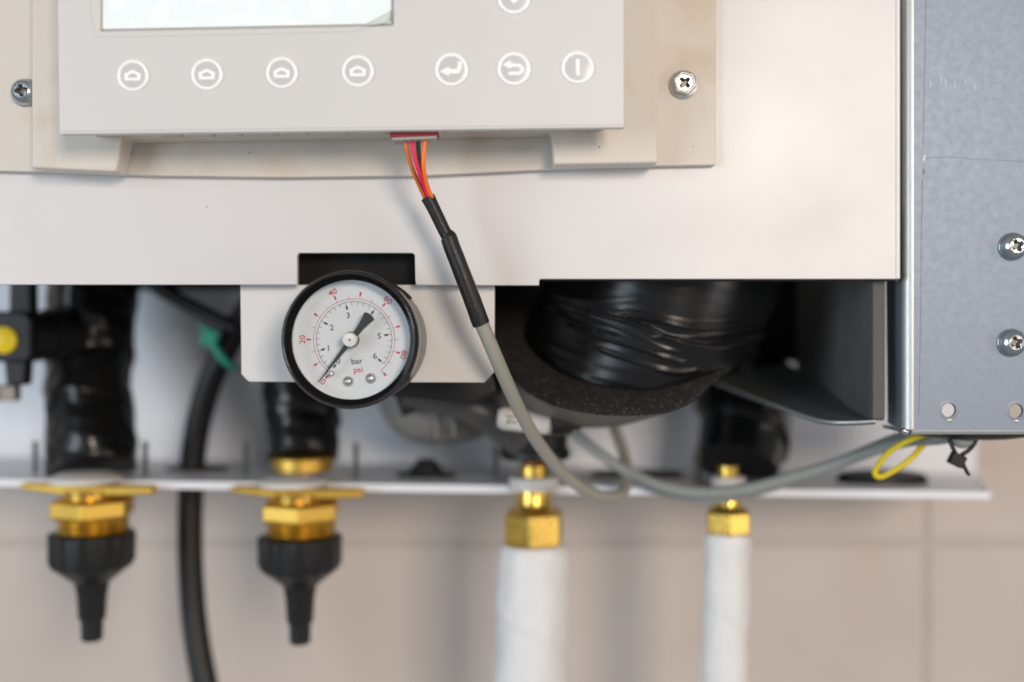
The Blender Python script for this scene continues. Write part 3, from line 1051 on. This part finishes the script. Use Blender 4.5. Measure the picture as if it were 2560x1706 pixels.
N = 240
rin, rout = radial(I3, N), radial(O3, N)
dirs = [e1 * math.cos(2 * PI * i / N) + e2 * math.sin(2 * PI * i / N) for i in range(N)]
inner_ring = [CC + dirs[i] * rin[i] for i in range(N)]
for i in range(N):
    if dirs[i].y > 0 and dirs[i].x < 0:
        rout[i] *= 1 + .55 * min(1, dirs[i].y * 1.6) * min(1, -dirs[i].x * 2.5)
outer_ring = [CC + dirs[i] * max(rout[i], rin[i] + 2.5) for i in range(N)]
up = -nrm if nrm.y > 0 else nrm
back = Vector((-.22, .97, -.17)).normalized()
fs = thing('foam_sleeve', 'black foam insulation sleeve round the wide taped duct', 'insulation', P(1560, 1040, 70))
V, F = [], []
fr_ = [(0.0, -6), (0.0, -.5), (.06, .2), (.25, .55), (.5, .6), (.75, .5), (.93, .1), (1.0, -.8)]
for i in range(N):
    for f, h in fr_:
        q = inner_ring[i].lerp(outer_ring[i], f) + up * h
        q += up * (.35 * noise.noise(q * .9))
        V.append(q)
n = len(fr_)
for i in range(N):
    j = (i + 1) % N
    F += [(i * n + k, j * n + k, j * n + k + 1, i * n + k + 1) for k in range(n - 1)]
obj('cut_face', (V, F), M['foam'], fs, smooth=True)
V, F = [], []
for i in range(N):
    q0 = outer_ring[i] - up * .7
    for s in (0, 2, 8, 18, 30, 44):
        V.append(q0 + back * s + (q0 - CC).normalized() * (.25 if s else 0))
for i in range(N):
    j = (i + 1) % N
    F += [(i * 6 + k, j * 6 + k, j * 6 + k + 1, i * 6 + k + 1) for k in range(5)]
obj('jacket', (V, F), M['foamskin'], fs, smooth=True)

# duct: lofted from the ring inside the sleeve to an upright round pipe
def seg_dist(p, a, b):
    ab = (b[0] - a[0], b[1] - a[1])
    t = max(0, min(1, ((p[0] - a[0]) * ab[0] + (p[1] - a[1]) * ab[1]) / (ab[0] ** 2 + ab[1] ** 2)))
    dx, dy = p[0] - a[0] - t * ab[0], p[1] - a[1] - t * ab[1]
    return math.hypot(dx, dy), t


def smooth_line(pts, n=8):
    return [(q.x, q.y) for q in catmull([(x, y, 0) for x, y in pts], n)]


E1 = smooth_line([(1360, 742), (1395, 757), (1450, 776), (1520, 786), (1600, 808), (1690, 846), (1770, 862), (1830, 856), (1900, 832)])
RIDGES = [(smooth_line([(1400, 775), (1440, 803), (1500, 826), (1540, 836)]), 3.5, .8),
          (smooth_line([(1420, 770), (1500, 797), (1570, 826), (1640, 862), (1690, 880)]), 3.0, .6),
          (smooth_line([(1500, 870), (1580, 900), (1680, 930), (1740, 925)]), 5.0, .5),
          (smooth_line([(1430, 812), (1490, 838), (1560, 858), (1640, 885), (1700, 905)]), 4.0, .75),
          (smooth_line([(1470, 818), (1530, 832), (1590, 856), (1660, 880)]), 3.0, .55),
          (smooth_line([(1560, 788), (1650, 803), (1720, 818), (1800, 822), (1880, 812)]), 4.0, .8),
          (smooth_line([(1560, 775), (1640, 790), (1740, 808), (1850, 805)]), 3.0, .5),
          (smooth_line([(1640, 842), (1720, 845), (1790, 838), (1860, 828)]), 4.0, .55),
          (smooth_line([(1390, 740), (1480, 752), (1600, 748)]), 9.0, .2),
          (smooth_line([(1350, 870), (1450, 925), (1580, 960)]), 9.0, .2),
          (smooth_line([(1330, 830), (1420, 880), (1560, 920), (1700, 928)]), 10.0, .2)]


def line_dist(p, L):
    best = 1e9
    sgn = 0
    for a, b in zip(L, L[1:]):
        if abs(p[0] - a[0]) > 140:
            continue
        dd, t = seg_dist(p, a, b)
        if dd < best:
            best = dd
            sgn = (b[0] - a[0]) * (p[1] - a[1]) - (b[1] - a[1]) * (p[0] - a[0])
    return best, sgn


RT = 46.0
xr = P(1975, 0, 85).x
TC = Vector((xr - RT, 86, 36))
T = 210
V, F = [], []
for i in range(N):
    dd = inner_ring[i] - CC
    ang = math.atan2(dd.y, dd.x)
    tp = TC + Vector((math.cos(ang), math.sin(ang), 0)) * RT
    st = inner_ring[i] - up * 5
    for j in range(T + 1):
        t = j / T
        s = t ** .55
        q = st.lerp(tp, t)
        q = Vector((st.x + (tp.x - st.x) * s, st.y + (tp.y - st.y) * s, q.z))
        out = Vector((math.cos(ang), math.sin(ang), -.15)).normalized()
        if q.y < 92:
            pp = proj(q)
            h = 0
            db, sg = line_dist(pp, E1)
            if db < 1e8:
                below = sg > 0
                if below:
                    h += 1.1 * min(1, db / 2.5) * math.exp(-db / 60) + .35 + .9 * math.exp(-(db / 7) ** 2)
                else:
                    h += -.5 * math.exp(-(db / 16) ** 2)
            for L, w, hh in RIDGES:
                if abs(pp[1] - L[0][1]) > 160:
                    continue
                db, sg = line_dist(pp, L)
                if db < 40:
                    h += hh * math.exp(-(db / w) ** 2)
            h += .04 * noise.noise(Vector((pp[0] * .006, (pp[1] - pp[0] * .28) * .045, 3)))
            q += out * h
        V.append(q)
n = T + 1
for i in range(N):
    j = (i + 1) % N
    F += [(i * n + k, j * n + k, j * n + k + 1, i * n + k + 1) for k in range(T)]
du = obj('taped_duct', (V, F), M['ducttape'], smooth=True)
tag(du, 'wide duct wound in glossy creased black tape under the cover', 'duct')

# ================================================================== CONTROL DISPLAY
cd = thing('control_display', 'off-white control display box with round buttons and lit screen', 'display', P(850, 420, 10))
obj('mounting_plate', slab([(-140, -900), (1790, -900), (1790, 413), (1560, 417), (1382, 424), (1050, 440), (700, 444), (400, 440), (200, 433), (0, 428), (-140, 424)], 20.5, 23.6), M['housing'], cd, bevel=.5)
obj('base', slab([(78, -850), (1646, -850), (1646, 408), (1384, 412), (1378, 330), (310, 346), (290, 430), (78, 420)], 11, 20.3), M['housing'], cd, bevel=.9, seg=3)
obj('body', slab([(180, -820), (1520, -820), (1520, 300), (1380, 302), (320, 318), (190, 318)], -4.8, 14), M['housing'], cd, bevel=.5)
obj('front_plate', frame_slab([(132, -760), (1563, -760), (1563, 320), (148, 337)], [(250, -420), (983, -420), (983, 64), (250, 78)], -8, -4.9), M['plate'], cd, bevel=.7, seg=3)
# a narrow rim line along the plate's lower and right edges
stroke([(152, 329), (800, 321), (1556, 312)], -8, .09, M['line'], 'edge_groove', cd, .01)
obj('screen', slab([(240, -430), (993, -430), (993, 72), (240, 86)], -6.2, -5.2), M['screen'], cd)
# soft grey frame under the film, and the lifted corner of the film
obj('screen_frame', frame_slab([(236, -436), (997, -436), (997, 78), (236, 92)], [(256, -410), (977, -410), (977, 58), (256, 72)], -7.0, -6.3), M['lcdframe'], cd, bevel=.3)
V, F = [], []
a0, b0, c0 = P(900, 68, -7.2), P(979, 26, -7.2), P(977, 60, -7.4)
for i in range(9):
    for j in range(9 - i):
        u, w = i / 8, j / 8
        V.append(a0 + (b0 - a0) * u + (c0 - a0) * w + Vector((0, -.9 * w * (1 - u), .3 * w * w)))
idx = {}
k = 0
for i in range(9):
    for j in range(9 - i):
        idx[i, j] = k
        k += 1
for i in range(8):
    for j in range(8 - i):
        F.append((idx[i, j], idx[i + 1, j], idx[i, j + 1]))
        if j < 7 - i:
            F.append((idx[i + 1, j], idx[i + 1, j + 1], idx[i, j + 1]))
fo = obj('film_corner', (V, F), M['film'], cd, smooth=True)
fo['label'] = 'lifted corner of the clear screen film'
sm = fo.modifiers.new('thick', 'SOLIDIFY')
sm.thickness = .0001
stroke([(222, -60), (228, 40), (240, 92), (300, 93), (600, 87), (880, 80), (960, 60), (992, 30)], -8, .11, M['lcdframe'], 'film_edge', cd, .02)

# buttons: dome, ring and symbol whitened for their foil highlights
kp = kk(-8)


def symbol(kind):
    """outlines in px round the button's centre, y up: list of (outer, inner or None)"""
    if kind == 'home':
        o = [(-19, -13), (19, -13), (21, 4), (0, 14), (-21, 4)]
        i = [(-11, -6), (11, -6), (12, 0), (0, 6), (-12, 0)]
        return [(o, i)]
    if kind == 'enter':
        return [([(-29, -5), (-6, 7), (-6, 1), (12, 1), (16, 8), (16, 20), (26, 20), (26, 6), (19, -10), (-6, -10), (-6, -17)], None)]
    if kind == 'return':
        arc_o = [(8 + 17 * math.cos(a), -2 + 14 * math.sin(a)) for a in [PI / 2 - i * PI / 10 for i in range(11)]]
        arc_i = [(8 + 8 * math.cos(a), -2 + 6 * math.sin(a)) for a in [-PI / 2 + i * PI / 10 for i in range(11)]]
        return [([(-29, 10), (-8, 21), (-8, 13)] + arc_o + [(-14, -16), (-14, -8)] + arc_i + [(-8, 4), (-8, -1)], None)]
    if kind == 'down':
        return [([(-8, 20), (8, 20), (8, 0), (18, 0), (0, -16), (-18, 0), (-8, 0)], None)]
    return [([(-5, 20), (4, 22), (5, -18), (-1, -22), (-4, -14)], None)]


for px, py, r, kind in ((333, 190, 40, 'home'), (518, 187, 40, 'home'), (705, 183, 40, 'home'), (895, 179, 40.5, 'home'),
                        (1129, 175, 42, 'enter'), (1285, 173, 42, 'return'), (1444, 170, 41, 'bar'), (1285, -5, 42, 'down')):
    m = facing(P(px, py, -8))
    rr = r * kp
    b = obj('button', apply(m, lathe([(rr * .95, -.2), (rr * .93, .2)] + [(rr * .9 * math.cos(a), .2 + .3 * math.sin(a)) for a in [i * PI / 2 / 8 for i in range(9)]], 40)), M['dome'], cd, smooth=True)
    obj('ring', apply(m, lathe([(rr * 1.0, -.1), (rr * .99, .35), (rr * .95, .62), (rr * .86, .66), (rr * .79, .5), (rr * .77, .2)], 48, cap=False)), M['ring'], b, smooth=True)
    for oo, ii in symbol(kind):
        if ii:
            fv, ff = holed([(x * kp, y * kp) for x, y in oo], [(x * kp, y * kp) for x, y in ii])
            no, ni = len(oo), len(ii)
            top = [Vector((q.x, q.y, .57)) for q in fv]
            bot = [Vector((q.x, q.y, .3)) for q in fv]
            nn = len(fv)
            side = [(i, (i + 1) % no, nn + (i + 1) % no, nn + i) for i in range(no)] + [(no + i, no + (i + 1) % ni, nn + no + (i + 1) % ni, nn + no + i) for i in range(ni)]
            vf = (top + bot, ff + side)
        else:
            vf = prism([Vector((x * kp, y * kp, .3)) for x, y in oo], (0, 0, .27))
        obj('symbol', apply(m, vf), M['foil'], b)

# vent ribs on the underside
for x, w in ((420, 34), (520, 8), (590, 10), (680, 10), (760, 10), (860, 8), (960, 8), (1110, 8), (1170, 10), (1255, 10)):
    zb = P(0, 318 - (x - 320) * 16 / 1060, -4.8).z
    c = P(x, 340, 2)
    obj('vent_rib', box(Vector((c.x, 3.0, zb - .4)), w * .16, 11, 1.0), M['rib'], cd, bevel=.15)

# display fixing screws
screw(1708, 213, 20.5, 36 * kk(20.5), 'hex', 'hex cross-head screw in the display mounting plate beside the bare cover', .78, 'screws of the display mounting plate')
screw(66, 233, 20.5, 35 * kk(20.5), 'pan', 'shiny screw half hidden behind edge of the display box', .15, 'screws of the display mounting plate')

# ================================================================== DISPLAY CABLE
dc = thing('display_cable', 'grey cable with black sleeve and four coloured wires plugged under display', 'cable', P(1033, 345, 2))
obj('socket', slab([(974, 326), (1094, 322), (1094, 338), (974, 343)], -4.2, 4.5), M['plugred'], dc, bevel=.3)
obj('plug', slab([(978, 341), (1092, 337), (1091, 347), (980, 352)], -3.4, 3.8), M['pluggrey'], dc, bevel=.4)
rw = .62
for mk, pts in (('w_brown', [(1010, 342, 0), (1016, 372, 0), (1030, 420, 2), (1050, 468, 5), (1066, 502, 7)]),
                ('w_red', [(1029, 342, -.5), (1034, 380, -1), (1047, 430, .5), (1062, 470, 4), (1074, 500, 6)]),
                ('w_black', [(1045, 342, 0), (1046, 375, 1), (1052, 420, 2.5), (1064, 460, 5), (1075, 495, 8)]),
                ('w_orange', [(1064, 342, -.5), (1060, 375, -1), (1059, 420, 0), (1068, 465, 3.5), (1080, 496, 6)])):
    obj('wire', tube([P(*q) for q in pts], .68, 12, 8), M[mk], dc, smooth=True)
q = [(1069, 493, 7), (1080, 514, 7.2), (1093, 540, 7.6), (1106, 568, 8), (1114, 583, 8.2), (1118, 588, 8.3), (1122, 595, 8.4), (1130, 618, 8.6), (1152, 675, 9), (1180, 748, 10), (1197, 795, 11), (1203, 811, 11.4)]
rs = [2.25, 2.1, 2.05, 2.0, 2.0, 2.25, 2.62, 2.68, 2.7, 2.75, 2.8, 2.75]
obj('sleeve', tube([P(*a) for a in q], rs, 28, 6, lambda L, a, p: 1 + .025 * noise.noise(Vector((math.cos(a) * 1.5, math.sin(a) * 1.5, L * .25)))), M['shrink'], dc, auto=50)
q = [(1196, 792, 11), (1216, 838, 12.5), (1236, 885, 15), (1256, 932, 19), (1280, 986, 25), (1306, 1040, 33), (1342, 1102, 44), (1390, 1164, 57), (1445, 1214, 68), (1500, 1240, 76), (1540, 1240, 83),
     (1562, 1222, 92), (1568, 1185, 102), (1560, 1135, 112), (1540, 1080, 120), (1520, 1030, 126)]
obj('sheath', tube([P(*a) for a in q], 2.32, 24, 8), M['sheath'], dc, smooth=True)

# ================================================================== CABLES UNDER THE SIDE PANEL
q = [(1400, 1040, 112), (1440, 1085, 108), (1500, 1135, 104), (1570, 1180, 100), (1650, 1214, 97), (1740, 1231, 95), (1850, 1226, 92), (1970, 1196, 88), (2090, 1160, 80), (2190, 1124, 70), (2270, 1102, 60), (2350, 1096, 52), (2440, 1078, 46)]
o = obj('grey_cable', tube([P(*a) for a in q], 2.3, 18, 8), M['sheath2'], smooth=True)
tag(o, 'long grey cable drooping across the shelf edge towards the side panel', 'cable')
q = [(1760, 1250, 101), (1860, 1236, 98), (1980, 1202, 94), (2090, 1158, 88), (2180, 1120, 78), (2240, 1096, 66), (2300, 1082, 56), (2380, 1066, 50)]
q = [(1560, 1190, 108), (1650, 1226, 105)] + q
o = obj('grey_cable', tube([P(*a) for a in q], 1.9, 18, 8), M['sheath2'], smooth=True)
tag(o, 'thinner grey cable running behind the drooping one, arching up to the side panel', 'cable')
o = obj('yellow_wire', tube([P(*a) for a in [(2370, 1074, 48), (2310, 1088, 48), (2262, 1106, 50), (2220, 1134, 54), (2194, 1166, 57), (2188, 1186, 58), (2204, 1192, 58), (2240, 1174, 55), (2276, 1148, 54), (2304, 1118, 56), (2330, 1090, 58)]],
                            1.05, 14, 8), M['w_yellow'], smooth=True)
tag(o, 'bright yellow wire looping under the galvanised panel', 'wire')
gt = apply(Matrix.Translation(P(2432, 1081, 46)) @ Matrix.Diagonal((1, .6, 1, 1)), lathe([(20, .9), (20.2, -.4), (18.5, -1.3), (14, -2.0), (4, -2.3)], 48))
o = obj('panel_grommet', gt, M['rubber'], auto=40)
tag(o, 'flat black grommet under the bottom edge of the galvanised panel', 'grommet')
t = thing('cable_tie', 'black cable tie with square head hanging under galvanised panel', 'cable tie', P(2395, 1180, 42))
obj('strap', tube([P(*a) for a in [(2392, 1140, 42), (2380, 1115, 42), (2374, 1092, 43), (2400, 1080, 46), (2438, 1086, 43), (2438, 1104, 42), (2424, 1124, 42), (2404, 1138, 42)]], .75, 8, 6), M['blackplastic'], t, smooth=True)
obj('head', box(P(2392, 1150, 42), 5.0, 3.6, 4.4, Matrix.Rotation(.45, 3, 'Y')), M['blackplastic'], t, bevel=.5)
obj('tail', tube([P(*a) for a in [(2402, 1150, 42), (2412, 1170, 42), (2420, 1184, 42), (2424, 1188, 42)]], [.8, .7, .65, .5], 8, 5), M['blackplastic'], t, smooth=True)
o = obj('cable_end', tube([P(*a) for a in [(2376, 1088, 44), (2408, 1106, 43), (2440, 1082, 44)]], 2.2, 14, 8), M['sheath2'], smooth=True)
tag(o, 'bent grey cable end held in the black cable tie', 'cable')
